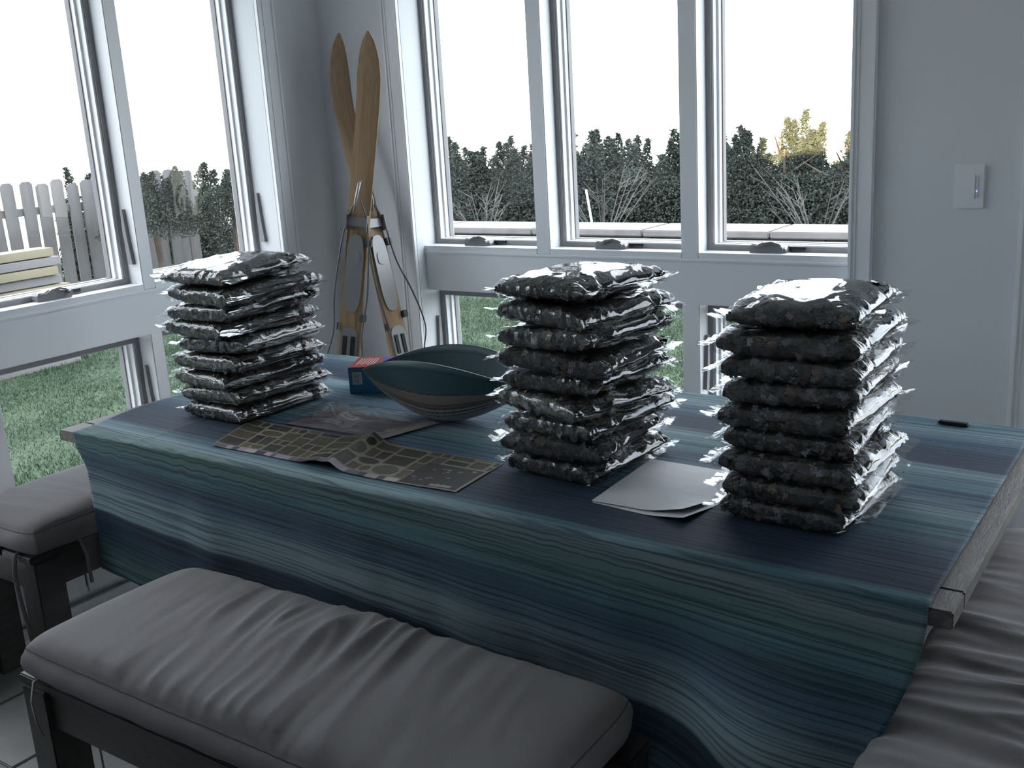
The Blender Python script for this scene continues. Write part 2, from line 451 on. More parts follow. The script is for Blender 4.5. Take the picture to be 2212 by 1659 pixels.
def cloth_mat():
    mt, nt, b = nodes('striped_cloth'); L = nt.links.new; N = nt.nodes.new
    at = N('ShaderNodeAttribute'); at.attribute_name = 'st'
    mp = N('ShaderNodeMapping'); mp.inputs['Scale'].default_value = (1.1, 22, 1); L(at.outputs['Vector'], mp.inputs[0])
    nz = N('ShaderNodeTexNoise'); nz.inputs['Scale'].default_value = 1; nz.inputs['Detail'].default_value = 3; L(mp.outputs[0], nz.inputs[0])
    sx = N('ShaderNodeSeparateXYZ'); L(at.outputs['Vector'], sx.inputs[0])
    wob = N('ShaderNodeMath'); wob.operation = 'MULTIPLY_ADD'; wob.inputs[1].default_value = .085; L(nz.outputs[0], wob.inputs[0])
    off = N('ShaderNodeMath'); off.operation = 'ADD'; off.inputs[1].default_value = -.042 + .62; L(sx.outputs[1], off.inputs[0])
    L(off.outputs[0], wob.inputs[2])
    sc = N('ShaderNodeMath'); sc.operation = 'MULTIPLY'; sc.inputs[1].default_value = 1 / 1.8; L(wob.outputs[0], sc.inputs[0])
    cr = N('ShaderNodeValToRGB'); e = cr.color_ramp.elements
    NV, BL, TE, LT, GR, MB_ = (.015, .031, .056), (.040, .076, .117), (.060, .124, .150), (.142, .200, .226), (.081, .141, .136), (.031, .063, .090)
    stops = [(-.52, GR), (-.44, MB_), (-.40, NV), (-.345, NV), (-.325, LT), (-.26, LT), (-.20, BL), (-.155, MB_), (-.12, TE), (-.06, GR), (-.02, LT), (.02, TE), (.05, NV), (.19, NV),
             (.26, BL), (.34, TE), (.42, LT), (.50, BL), (.60, TE), (.67, LT), (.71, NV), (.80, NV), (.86, BL), (.95, LT), (1.02, TE), (1.16, NV)]
    stops = [((p + .62) / 1.8, c) for p, c in stops]
    while len(e) < len(stops): e.new(0.5)
    for el, (p, c) in zip(e, stops): el.position = p; el.color = (*c, 1)
    L(sc.outputs[0], cr.inputs[0])
    # fine woven streaks
    mp2 = N('ShaderNodeMapping'); mp2.inputs['Scale'].default_value = (1.6, 150, 1); L(at.outputs['Vector'], mp2.inputs[0])
    n2 = N('ShaderNodeTexNoise'); n2.inputs['Scale'].default_value = 1; n2.inputs['Detail'].default_value = 4; n2.inputs['Distortion'].default_value = .4; L(mp2.outputs[0], n2.inputs[0])
    r2 = N('ShaderNodeValToRGB'); r2.color_ramp.elements[0].position = .40; r2.color_ramp.elements[1].position = .52
    r2.color_ramp.elements[0].color = (.30, .36, .44, 1); r2.color_ramp.elements[1].color = (1.12, 1.12, 1.12, 1); L(n2.outputs[0], r2.inputs[0])
    mx = N('ShaderNodeMix'); mx.data_type = 'RGBA'; mx.blend_type = 'MULTIPLY'; mx.inputs[0].default_value = .85
    L(cr.outputs[0], mx.inputs[6]); L(r2.outputs[0], mx.inputs[7]); L(mx.outputs[2], b.inputs['Base Color'])
    b.inputs['Roughness'].default_value = .75; b.inputs['Specular IOR Level'].default_value = .3
    bp = N('ShaderNodeBump'); bp.inputs['Strength'].default_value = .25; bp.inputs['Distance'].default_value = .004
    L(n2.outputs[0], bp.inputs['Height']); L(bp.outputs[0], b.inputs['Normal'])
    return mt

cloth = link('tablecloth', cloth_mesh(), cloth_mat())
tag(cloth, 'blue and teal striped tablecloth draped over the long table', 'tablecloth')
sol = cloth.modifiers.new('thick', 'SOLIDIFY'); sol.thickness = .0016; sol.offset = 1

# ------------------------------------------------------------------ benches and cushions
def make_bench(name, label, loc, rz, length, depth=.43, height=.435):
    o = empty(name, loc, rz); tag(o, label, 'bench', 'wooden benches around the table')
    A, B = length / 2, depth / 2; lw = .085
    for sx in (-1, 1):
        for sy in (-1, 1):
            x0 = sx * A if sx < 0 else sx * A - lw; y0 = sy * B if sy < 0 else sy * B - lw
            MB().box(x0, x0 + lw, y0, y0 + lw, 0, height - .022, .003).obj('leg', M_BENCH, o)
    for sy in (-1, 1):
        y0 = sy * (B - .012) - (.024 if sy > 0 else 0)
        MB().box(-A + lw, A - lw, y0, y0 + .024, height - .115, height - .022, .003).obj('apron', M_BENCH, o)
    for sx in (-1, 1):
        x0 = sx * (A - .012) - (.024 if sx > 0 else 0)
        MB().box(x0, x0 + .024, -B + lw, B - lw, height - .115, height - .022, .003).obj('apron', M_BENCH, o)
    ns = 5; sw = depth / ns
    for i in range(ns):
        MB().box(-A - .008, A + .008, -B + i * sw + .003, -B + (i + 1) * sw - .003, height - .022, height, .003).obj('seat_slat', M_BENCH, o)
    return o

def cushion_mesh(A, B, T, seed, wr, centre):
    NX, NY = 220, 84
    V, F = [], []
    k = .10
    def xy(s, q):
        return A * s * math.sqrt(1 - k * q ** 6 * .5), B * q * math.sqrt(1 - k * s ** 12 * .5)
    for i in range(NX):
        for j in range(NY):
            s = -1 + 2 * i / (NX - 1); q = -1 + 2 * j / (NY - 1)
            s = math.copysign(1 - (1 - abs(s)) ** 1.15, s); q = math.copysign(1 - (1 - abs(q)) ** 1.15, q)
            x, y = xy(s, q)
            es = max(0, 1 - abs(s) ** 22); eq = max(0, 1 - abs(q) ** 9)
            z = T * .70 + T * .30 * (es * eq) ** .55 + .008 * (1 - s * s) * (1 - q * q)
            # wrinkles running across the cushion
            n0 = mnoise.noise(Vector((x * 11 + y * 2.6 * centre[2] + seed, y * 2.2, seed)))
            n1 = mnoise.noise(Vector((x * 21 + y * 5.0 * centre[2] + seed * 2, y * 3.0, seed + 4)))
            rid = (1 - abs(n0) * 2.6); rid = max(rid, -.4)
            rid2 = (1 - abs(n1) * 2.6); rid2 = max(rid2, -.4)
            mask = math.exp(-((x - centre[0]) / centre[1]) ** 2) * (.35 + .65 * max(0, .5 + mnoise.noise(Vector((x * 3, y * 5, seed + 8)))))
            z += wr * mask * (rid * .9 + rid2 * .45) * min(1, es * eq * 1.6)
            z += .003 * mnoise.noise(Vector((x * 4, y * 6, seed + 2)))
            # tucks along the long edges
            tk = mnoise.noise(Vector((x * 28, seed, 0)))
            z -= .003 * abs(tk) * smooth(.72, .98, abs(q))
            V.append((x, y, z))
    F += grid_faces(NX, NY)
    loop = [(i, 0) for i in range(NX)] + [(NX - 1, j) for j in range(1, NY)] + [(i, NY - 1) for i in range(NX - 2, -1, -1)] + [(0, j) for j in range(NY - 2, 0, -1)]
    prev = [i * NY + j for i, j in loop]; n = len(prev)
    base = [Vector(V[p]) for p in prev]
    for fz, out in ((.64, .004), (.56, .010), (.40, .014), (.22, .010), (.08, .000), (0, -.010)):
        idx = []
        for p in base:
            d = Vector((p.x / A ** 2 * (abs(p.x) / A) ** 8, p.y / B ** 2 * (abs(p.y) / B) ** 4, 0)); d = d.normalized() if d.length > 0 else d
            w_ = .003 * mnoise.noise(Vector((p.x * 16, p.y * 16, fz * 3 + seed)))
            idx.append(len(V)); V.append((p.x + d.x * (out + w_), p.y + d.y * (out + w_), T * fz + (.002 * mnoise.noise(Vector((p.x * 7, p.y * 7, seed))) if fz > 0 else 0)))
        F += [(prev[i], prev[(i + 1) % n], idx[(i + 1) % n], idx[i]) for i in range(n)]
        prev = idx
    c = len(V); V.append((0, 0, 0)); F += [(prev[i], prev[(i + 1) % n], c) for i in range(n)]
    seam = [Vector(V[p]) for p in [i * NY + j for i, j in loop]]
    mb = MB(); mb.v = V; mb.f = F
    return mb, seam

def ribbon(pts, w_=.011):
    mb = MB(); V = []
    P = [Vector(p) for p in pts]
    for i, p in enumerate(P):
        d = (P[min(i + 1, len(P) - 1)] - P[max(i - 1, 0)]).normalized(); s_ = d.cross(Vector((.3, 1, .1))).normalized() * w_ / 2
        nn = d.cross(s_).normalized() * .0012
        V += [p - s_ - nn, p + s_ - nn, p + s_ + nn, p - s_ + nn]
    F = []
    for i in range(len(P) - 1):
        for k_ in range(4): F.append((i * 4 + k_, i * 4 + (k_ + 1) % 4, i * 4 + 4 + (k_ + 1) % 4, i * 4 + 4 + k_))
    F += [(3, 2, 1, 0), tuple(len(V) - 4 + k_ for k_ in range(4))]
    return mb.add(V, F)

def make_cushion(label, loc, rz, A, B, T, seed, wr, centre, ties):
    o = empty('bench_cushion', loc, rz); tag(o, label, 'cushion', 'beige cushions on the benches')
    mb, seam = cushion_mesh(A, B, T, seed, wr, centre)
    mb.obj('cushion_body', M_CUSH, o, smooth=True)
    pts = [p + Vector((0, 0, -.001)) for p in seam[::2]]; pts.append(pts[0])
    MB().tube(pts, .0017, 5, cap=False).obj('piping', M_SEAM, o, smooth=True)
    for tp in ties: ribbon(tp).obj('tie_ribbon', M_CUSH, o, smooth=True)
    return o

BH = .445; CT = .10
# bench along the near side of the table
bx0, bx1, by0, by1 = -2.070, -.815, 1.035, 1.505
make_bench('wooden_bench', 'dark wooden bench pulled up along the long hanging side of the tablecloth', ((bx0 + bx1) / 2 , (by0 + by1) / 2, 0), 0, bx1 - bx0 + .04, .455, BH)
A, B = (bx1 - bx0) / 2 - .002, (by1 - by0) / 2 - .006
make_cushion('beige bench cushion with many creases, on the bench along the hanging side of the cloth', ((bx0 + bx1) / 2, (by0 + by1) / 2, BH), 0, A, B, CT, 3.0, .019, (-.03, .33, 1.0),
    [[(-A + .05, -B + .02, .01), (-A + .045, -B - .006, .004), (-A + .042, -B - .017, -.04), (-A + .05, -B - .018, -.09), (-A + .065, -B - .016, -.115)],
     [(-A + .14, -B + .06, -.12), (-A + .16, -B + .05, -.20), (-A + .20, -B + .05, -.30), (-A + .22, -B + .05, -.37)],
     [(A - .02, -B + .06, .01), (A + .008, -B + .06, .0), (A + .026, -B + .06, -.05), (A + .028, -B + .062, -.15), (A + .026, -B + .066, -.24)]])
# bench against the side windows
lx0, lx1, ly0, ly1 = -3.058, -2.662, 1.425, 2.66
lb = make_bench('wooden_bench', 'dark wooden bench standing between the side windows and the table end', ((lx0 + lx1) / 2, (ly0 + ly1) / 2, 0), R(90), ly1 - ly0 - .01, .375, BH)
A, B = (ly1 - ly0) / 2 - .002, (lx1 - lx0) / 2 - .004
make_cushion('smooth beige bench cushion on the bench below the side windows', ((lx0 + lx1) / 2, (ly0 + ly1) / 2, BH), R(90), A, B, CT, 11.0, .003, (-.4, .3, .4),
    [[(-A + .02, -B + .07, .01), (-A - .010, -B + .07, .002), (-A - .019, -B + .075, -.05), (-A - .020, -B + .07, -.12), (-A - .018, -B + .05, -.26)],
     [(-A + .14, -B + .02, .01), (-A + .145, -B - .004, .004), (-A + .15, -B - .018, -.04), (-A + .15, -B - .019, -.10), (-A + .152, -B - .018, -.13)]])
# bench at the bare right-hand end of the table
rx0, rx1, ry0, ry1 = -.422, .048, 1.13, 2.605
make_bench('wooden_bench', 'dark wooden bench tucked under the table end near the plain wall', ((rx0 + rx1) / 2, (ry0 + ry1) / 2, 0), R(90), ry1 - ry0 - .02, .44, BH)
A, B = (ry1 - ry0) / 2 - .002, (rx1 - rx0) / 2 - .004
make_cushion('beige bench cushion with long ripples, under the table end near the plain wall', ((rx0 + rx1) / 2, (ry0 + ry1) / 2, BH), R(90), A, B, CT, 23.0, .018, (-.10, .52, -.5),
    [[(-A + .02, -B + .07, .01), (-A - .008, -B + .07, .0), (-A - .02, -B + .07, -.05), (-A - .02, -B + .07, -.12)]])

# ------------------------------------------------------------------ bags of jigsaw pieces
M_FILM = film_mat('bag_film', .035, .06, (.97, .975, .98), bump=.08, bscale=40)
def pieces_mat():
    mt, nt, b = nodes('jigsaw_card'); L = nt.links.new; N = nt.nodes.new
    tc = N('ShaderNodeTexCoord'); vo = N('ShaderNodeTexVoronoi'); vo.inputs['Scale'].default_value = 75
    nz = N('ShaderNodeTexNoise'); nz.inputs['Scale'].default_value = 60; L(tc.outputs['Object'], nz.inputs[0])
    mxv = N('ShaderNodeMix'); mxv.data_type = 'VECTOR'; mxv.inputs[0].default_value = .04
    L(tc.outputs['Object'], mxv.inputs[4]); L(nz.outputs[1], mxv.inputs[5]); L(mxv.outputs[1], vo.inputs[0])
    sx = N('ShaderNodeSeparateColor'); L(vo.outputs['Color'], sx.inputs[0])
    cr = N('ShaderNodeValToRGB'); e = cr.color_ramp.elements
    stops = [(0, (.012, .013, .015)), (.30, (.028, .029, .032)), (.55, (.046, .046, .050)), (.74, (.070, .056, .044)), (.83, (.095, .098, .105)), (.94, (.036, .048, .046)), (.985, (.16, .16, .17))]
    while len(e) < len(stops): e.new(.5)
    for el, (p, c) in zip(e, stops): el.position = p; el.color = (*c, 1)
    cr.color_ramp.interpolation = 'CONSTANT'
    L(sx.outputs[0], cr.inputs[0]); L(cr.outputs[0], b.inputs['Base Color'])
    bp = N('ShaderNodeBump'); bp.inputs['Strength'].default_value = .8; bp.inputs['Distance'].default_value = .004
    L(vo.outputs['Distance'], bp.inputs['Height']); L(bp.outputs[0], b.inputs['Normal']); b.inputs['Roughness'].default_value = .7
    return mt
M_PIECES = pieces_mat()
mp_, nt_, b_ = nodes('jigsaw_print'); b_.inputs['Roughness'].default_value = .6
_at = nt_.nodes.new('ShaderNodeAttribute'); _at.attribute_name = 'tone'; nt_.links.new(_at.outputs['Color'], b_.inputs['Base Color'])
M_LOOSE = mp_

def jig_outline(sz):
    """outline of one interlocking piece"""
    P = []
    knobs = [random.choice((-1, 1)) for _ in range(4)]
    cs = [(-.5, -.5), (.5, -.5), (.5, .5), (-.5, .5)]
    for e in range(4):
        a, b = Vector(cs[e]), Vector(cs[(e + 1) % 4]); d = b - a; nn = Vector((d.y, -d.x)) * knobs[e]
        P.append(a)
        for q, o in ((.38, .0), (.36, .10), (.30, .20), (.42, .30), (.58, .30), (.70, .20), (.64, .10), (.62, .0)):
            P.append(a + d * q + nn * o)
    return [p * sz for p in P]

def bag_fn(a, b, hh, seed, m_exp, dome, ye=.46):
    """surface of a filled pillow bag: x = along the tube, end seals at +-x"""
    def f(x, th, shrink, crinkle):
        aa = a; u = min(1.0, abs(x) / aa)
        T = hh / 2 * max(0.0, 1 - u ** 4.0) ** .60 * shrink + .0007
        bb = b * (.955 + .035 * u ** 6) * (1 if shrink == 1 else .975)
        c, s_ = math.cos(th), math.sin(th)
        y = bb * math.copysign(abs(c) ** ye, c); z = T * math.copysign(abs(s_) ** (2 / m_exp), s_)
        if z > 0: z += dome * max(0, 1 - u * u) * max(0, 1 - (y / b) ** 2) * shrink
        lim = .0242 * shrink                   # pressed flat by its neighbours
        if abs(z) > lim * .8 and not dome:
            z = math.copysign(lim * (.8 + .2 * math.tanh((abs(z) - lim * .8) / (lim * .2))), z)
        # sag of the pillow, lumps
        z += .0022 * mnoise.noise(Vector((x * 9, y * 9, seed))) * (1 - u ** 4) * (1 if z > -.6 * T else .3)
        if crinkle:
            w_ = smooth(.50, .88, u) * (1 - .75 * smooth(.97, 1.1, abs(x) / aa))
            n0 = mnoise.noise(Vector((x * 11 + seed, y * 34 + x * 12 + th * .8, seed * 3 + (1 if x > 0 else 5))))
            n1 = mnoise.noise(Vector((x * 20, y * 95, seed + 7 + (s_ > 0))))
            r0 = 1 - abs(n0) * 3.0; r1 = 1 - abs(n1) * 3.0
            sg = 1 if s_ >= 0 else -1
            z += sg * w_ * (.0080 * max(r0, -.6) + .0024 * max(r1, -.5)) * min(1, T / .005 + .2)
            # side folds
            sd = smooth(.80, .98, abs(y) / b)
            n2 = mnoise.noise(Vector((x * 42, z * 30, seed + 13)))
            y += math.copysign(1, y) * sd * .0014 * (1 - abs(n2) * 3) * (1 - u ** 6)
            n3 = mnoise.noise(Vector((x * 16, y * 16, seed + 21)))
            z += sg * .0016 * max(0, 1 - abs(n3) * 6) * (1 - w_)
            over = max(0.0, abs(x) - aa)
            if over > 0:                       # wavy end seal
                sdx = 1 if x > 0 else -1
                z += over * (.55 * mnoise.noise(Vector((y * 11, sdx * 3.0, seed))) + .30 * mnoise.noise(Vector((y * 38, sdx * 9.0, seed)))) * 1.1
        return (x, y, z)
    return f

bag_vars = []
SEAL = .028
for k in range(7):
    a, b, hh = .134 + random.uniform(-.004, .004), .160 + random.uniform(-.006, .006), .060
    top = k == 6
    f = bag_fn(a, b, hh if not top else .054, 3.7 * k + 1, 4.2 if not top else 2.6, 0 if not top else .012, .46 if not top else .60)
    NS, NT = 84, 132
    V = []
    xs = [math.copysign(1 - (1 - abs(q)) ** 1.5, q) for q in np.linspace(-1, 1, NS - 6)]
    xs = [-a - SEAL, -a - SEAL * .66, -a - SEAL * .33] + [q * a for q in xs] + [a + SEAL * .33, a + SEAL * .66, a + SEAL]
    for i, x in enumerate(xs):
        for j in range(NT):
            V.append(f(x + (0 if 3 <= i < NS - 3 else .0015 * math.sin(j)), 2 * math.pi * j / NT + .0001, 1, True))
    mb = MB(); mb.v = V; mb.f = grid_faces(NS, NT, True)
    me = bpy.data.meshes.new('plastic_film'); me.from_pydata(mb.v, [], mb.f); me.polygons.foreach_set('use_smooth', [True] * len(me.polygons)); me.materials.append(M_FILM)
    # contents
    NS2, NT2 = 40, 72; V = []
    for i in range(NS2):
        x = a * .93 * math.sin(math.pi / 2 * (-1 + 2 * i / (NS2 - 1)))
        for j in range(NT2):
            p = f(x, 2 * math.pi * j / NT2, .93, False)
            q = mnoise.noise(Vector(p) * 55 + Vector((k, 0, 0))) * .0028
            V.append((p[0] + q, p[1] * .99 + q, p[2] + q * .8))
    mc = bpy.data.meshes.new('puzzle_pieces'); mc.from_pydata(V, [], grid_faces(NS2, NT2, True)); mc.materials.append(M_PIECES)
    # pieces lying against the film
    V, F, T_ = [], [], []
    for q in range(190):
        th = random.uniform(0, 2 * math.pi) if q % 3 else random.choice((0, math.pi)) + random.uniform(-.7, .7)
        x = random.uniform(-.88, .88) * a
        p0 = Vector(f(x, th, .96, False)); p1 = Vector(f(x + .002, th, .96, False)); p2 = Vector(f(x, th + .03, .96, False))
        e1 = (p1 - p0).normalized(); nn = e1.cross(p2 - p0)
        if nn.length < 1e-9: continue
        nn.normalize(); nn = (nn + Vector((random.gauss(0, .16), random.gauss(0, .16), random.gauss(0, .16)))).normalized()
        e1 = (e1 - nn * e1.dot(nn)).normalized(); e2 = nn.cross(e1); an = random.uniform(0, 6.28)
        e1, e2 = e1 * math.cos(an) + e2 * math.sin(an), e2 * math.cos(an) - e1 * math.sin(an)
        out = jig_outline(random.uniform(.0125, .0155)); o0 = len(V)
        V += [tuple(p0 + e1 * w_.x + e2 * w_.y) for w_ in out] + [tuple(p0)]
        n_ = len(out); F += [(o0 + i, o0 + (i + 1) % n_, o0 + n_) for i in range(n_)]
        g = random.choice((.015, .022, .03, .045, .06, .085, .14)); tn = random.choice(((1, 1, 1.05), (1, 1, 1), (1.3, .95, .65), (.85, 1, .95), (1, 1.0, 1.25)))
        T_ += [(g * tn[0], g * tn[1], g * tn[2], 1)] * (n_ + 1)
    ml = bpy.data.meshes.new('loose_pieces'); ml.from_pydata(V, [], F); ml.materials.append(M_LOOSE)
    ca = ml.attributes.new('tone', 'FLOAT_COLOR', 'POINT'); ca.data.foreach_set('color', np.array(T_, dtype=np.float32).ravel())
    bag_vars.append((me, mc, ml))

ORD = ['bottom', 'second', 'third', 'fourth', 'fifth', 'sixth', 'seventh', 'eighth', 'top']
def bag(x, y, z, rz, tilt, var, label, group, sc=(1, 1, 1), flip=False):
    o = empty('puzzle_bag', (x, y, z)); o.rotation_euler = (tilt[0], tilt[1], rz + (math.pi if flip else 0)); o.scale = sc
    tag(o, label, 'plastic bag', group)
    me, mc, ml = bag_vars[var]
    tag(link('plastic_film', me, None, o), 'clear glossy crinkled film')
    link('puzzle_pieces', mc, None, o)['kind'] = 'stuff'; link('loose_pieces', ml, None, o)['kind'] = 'stuff'
    return o

stacks = [
    ((-2.380, 2.038), 'near the side-window bench', [0, 2, -3, 3, 6, -2, 3, 0, 4], .0490, 1.14),
    ((-1.212, 2.018), 'between bowl and white paper', [-3, 6, -8, -13, -4, 2, -3, -6, -9], .0500, 1.07),
    ((-.668, 1.978), 'standing on the paper corner', [0, 2, -4, 3, -2, 4, 1, -2, 2], .0482, 1.01),
]
for si, ((cx_, cy_), where, yaws, step, sy_) in enumerate(stacks):
    for k in range(9):
        zz = TZ + .0065 + step * (k + .5) + (.004 if k == 8 else 0)
        lb_ = 'clear jigsaw bag, %s of the stack %s' % (('%s from bottom' % ORD[k]) if 0 < k < 8 else ('lowest' if k == 0 else 'topmost'), where)
        tl = (random.uniform(-.03, .03) , random.uniform(-.035, .035))
        if si == 1: tl = (tl[0], tl[1] + (.05 if k > 4 else 0))
        if k == 0: tl = (0, 0)
        bag(cx_ + random.uniform(-.013, .013), cy_ + random.uniform(-.011, .011), zz, R(yaws[k] + random.uniform(-3, 3)), tl, 6 if k == 8 else (k * 2 + si * 3 + k // 3) % 6, lb_,
            'bags of jigsaw pieces stacked on the table', (random.uniform(.96, 1.04), random.uniform(.97, 1.03) * sy_, step / .0484), bool((k + si) % 2))

# ------------------------------------------------------------------ things on the cloth
ZT = TZ + .0075
# white sheets
def sheet(name, corners, z0, mt, curl, n=26, wav=.0008, seed=0):
    P = [Vector((x, y, 0)) for x, y in corners]; V, st = [], []
    for i in range(n):
        for j in range(n):
            u, v = i / (n - 1), j / (n - 1)
            p = P[0] * (1 - u) * (1 - v) + P[1] * u * (1 - v) + P[2] * u * v + P[3] * (1 - u) * v
            V.append((p.x, p.y, z0 + curl(u, v) + wav * (1 + mnoise.noise(Vector((u * 4, v * 4, seed)))))); st.append((u, v, 0))
    me = bpy.data.meshes.new(name); me.from_pydata(V, [], grid_faces(n, n)); me.polygons.foreach_set('use_smooth', [True] * len(me.polygons))
    at = me.attributes.new('st', 'FLOAT_VECTOR', 'POINT'); at.data.foreach_set('vector', np.array(st, dtype=np.float32).ravel())
    return me
pp = link('paper_sheet', sheet('paper_sheet', [(-1.068, 1.787), (-.845, 1.765), (-.800, 2.075), (-1.075, 2.085)], ZT - .0012, M_PAPER, lambda u, v: .010 * max(0, u - .55) ** 1.5 * max(0, .35 - v) * 12, seed=1), M_PAPER)
tag(pp, 'lower white paper sheet with a curling corner, lying beneath another sheet', 'paper')
pp2 = link('paper_sheet', sheet('paper_sheet', [(-1.071, 1.790), (-.858, 1.792), (-.815, 2.078), (-1.080, 2.088)], ZT + .0012, M_PAPER, lambda u, v: .012 * max(0, u - .55) ** 1.5 * max(0, .4 - v) * 12, seed=2), M_PAPER)
tag(pp2, 'upper blank white paper sheet beside the tall stack of bags', 'paper')

# folded poster of small dark pictures
def poster_mat():
    mt, nt, b = nodes('poster_print'); at = nt.nodes.new('ShaderNodeAttribute'); at.attribute_name = 'print'
    nt.links.new(at.outputs['Color'], b.inputs['Base Color']); b.inputs['Roughness'].default_value = .6; b.inputs['Specular IOR Level'].default_value = .25
    return mt
def poster_print(nu, nv):
    """rows of small dark pictures separated by pale lines, one large black picture, a strip of snapshots along the near border"""
    rg = random.Random(12); img = np.zeros((nu, nv, 3)); img[:] = (.15, .132, .105)
    U, W = np.meshgrid(np.linspace(0, 1, nu), np.linspace(0, 1, nv), indexing='ij')
    grain = np.random.default_rng(3).random((nu, nv))
    def rect(u0, u1, w0, w1, oval=False):
        g = rg.uniform(.5, 1.3); c = np.array(rg.choice(((.030, .026, .016), (.045, .040, .024), (.020, .018, .014), (.036, .038, .024), (.05, .038, .022)))) * g
        mk = (U > u0) & (U < u1) & (W > w0) & (W < w1)
        if oval: mk &= ((U - (u0 + u1) / 2) / (u1 - u0) * 2) ** 2 + ((W - (w0 + w1) / 2) / (w1 - w0) * 2) ** 2 < 1
        tone = np.where(grain[mk] > .86, 2.2, .75 + .5 * grain[mk])
        img[mk] = c[None, :] * tone[:, None]
    u = .006
    while u < .985:
        wc = rg.choice((.05, .06, .075, .09)); u1 = min(.995, u + wc)
        w = .13
        if .79 < u: w = .70
        while w < .97:
            h_ = rg.choice((.13, .17, .22, .27)); w1 = min(.985, w + h_)
            if rg.random() < .35 and wc > .055:
                m_ = u + (u1 - u) * rg.uniform(.4, .6); rect(u, m_ - .003, w, w1); rect(m_ + .003, u1, w, w1, rg.random() < .25)
            else: rect(u, u1, w, w1, rg.random() < .14)
            w = w1 + .028
        u = u1 + .008
    mk = (U > .795) & (U < .99) & (W > .03) & (W < .665); img[mk] = (.010, .009, .009)
    for _ in range(16):
        a, c = rg.uniform(.81, .97), rg.uniform(.12, .62); m2 = (abs(U - a) < rg.uniform(.003, .008)) & (abs(W - c) < rg.uniform(.008, .02)); img[m2] = (.12, .11, .085)
    m2 = (abs(U - .93) < .035) & (abs(W - .09 - .3 * (U - .93)) < .03); img[m2] = (.17, .15, .12)
    u = 0
    while u < .79:
        u1 = min(.79, u + rg.uniform(.015, .05)); mk = (U >= u) & (U < u1) & (W < .105)
        img[mk] = rg.choice(((.28, .25, .27), (.22, .19, .22), (.04, .035, .055), (.30, .27, .26), (.09, .08, .10))); u = u1
    return img
def poster_mesh():
    nu, nv = 330, 84; V = []
    for i in range(nu):
        for j in range(nv):
            u, v = i / (nu - 1), j / (nv - 1)
            # left panel rises to a ridge fold, right panel lies flat
            x0 = -2.185 + .815 * u; x1 = -2.270 + .885 * u
            y0 = 1.702 + .006 * math.sin(u * 7); y1 = 1.925 - .012 * u
            x = x0 + (x1 - x0) * v; y = y0 + (y1 - y0) * v
            z = .026 * math.exp(-abs((u - .535) / .035) ** 1.6) * (.65 + .35 * v) + .008 * math.exp(-((u - .47) / .05) ** 2)
            z += .004 * math.exp(-(u / .04) ** 2) + .006 * smooth(.4, 0, v) * math.exp(-((u - .47) / .05) ** 2)
            z += .001 * (1 + mnoise.noise(Vector((u * 9, v * 3, 2))))
            V.append((x, y, ZT + max(0, z)))
    me = bpy.data.meshes.new('folded_poster'); me.from_pydata(V, [], grid_faces(nu, nv)); me.polygons.foreach_set('use_smooth', [True] * len(me.polygons))
    c4 = np.ones((nu * nv, 4), dtype=np.float32); c4[:, :3] = poster_print(nu, nv).reshape(-1, 3)
    at = me.attributes.new('print', 'FLOAT_COLOR', 'POINT'); at.data.foreach_set('color', c4.ravel())
    return me
po = link('folded_poster', poster_mesh(), poster_mat())
tag(po, 'long creased poster printed with rows of small dark pictures', 'poster')

# flat clear bag over a printed sheet
M_FLAT = film_mat('flat_film', .02, .09, (.93, .92, .93))
M_CARD = mat('printed_card', (.050, .040, .050), .5, color2=(.16, .13, .14), nscale=7, stretch=(1, 3, 1))
cd = empty('flat_plastic_bag', (0, 0, 0)); tag(cd, 'flat clear plastic bag crumpled over a dim printed sheet behind the poster', 'plastic bag')
c1 = link('printed_sheet', sheet('printed_sheet', [(-2.150, 1.938), (-1.800, 1.945), (-1.760, 2.085), (-2.130, 2.120)], ZT + .0005, M_CARD, lambda u, v: 0, seed=4), M_CARD, cd)
M_EDGE = mat('pale_card', (.22, .19, .185), .6)
link('paper_strip', sheet('paper_strip', [(-1.842, 1.938), (-1.790, 1.925), (-1.735, 2.115), (-1.795, 2.12)], ZT + .0035, M_EDGE, lambda u, v: 0, seed=5), M_EDGE, cd)
def crum(u, v):
    n0 = mnoise.noise(Vector((u * 3.2 - v * 1.5, v * 2.2, 1))); n1 = mnoise.noise(Vector((u * 5 + v * 3, v * 2.5, 6)))
    e = min(1, 6 * min(u, 1 - u, v, 1 - v) + .15)
    return .002 + e * (.008 * max(0, 1 - abs(n0) * 2.0) ** 2 + .003 * max(0, 1 - abs(n1) * 2.6) ** 2)
link('plastic_film', sheet('plastic_film', [(-2.19, 1.945), (-1.800, 1.950), (-1.775, 2.165), (-2.20, 2.155)], ZT + .004, M_FLAT, crum, n=70, seed=6), M_FLAT, cd)

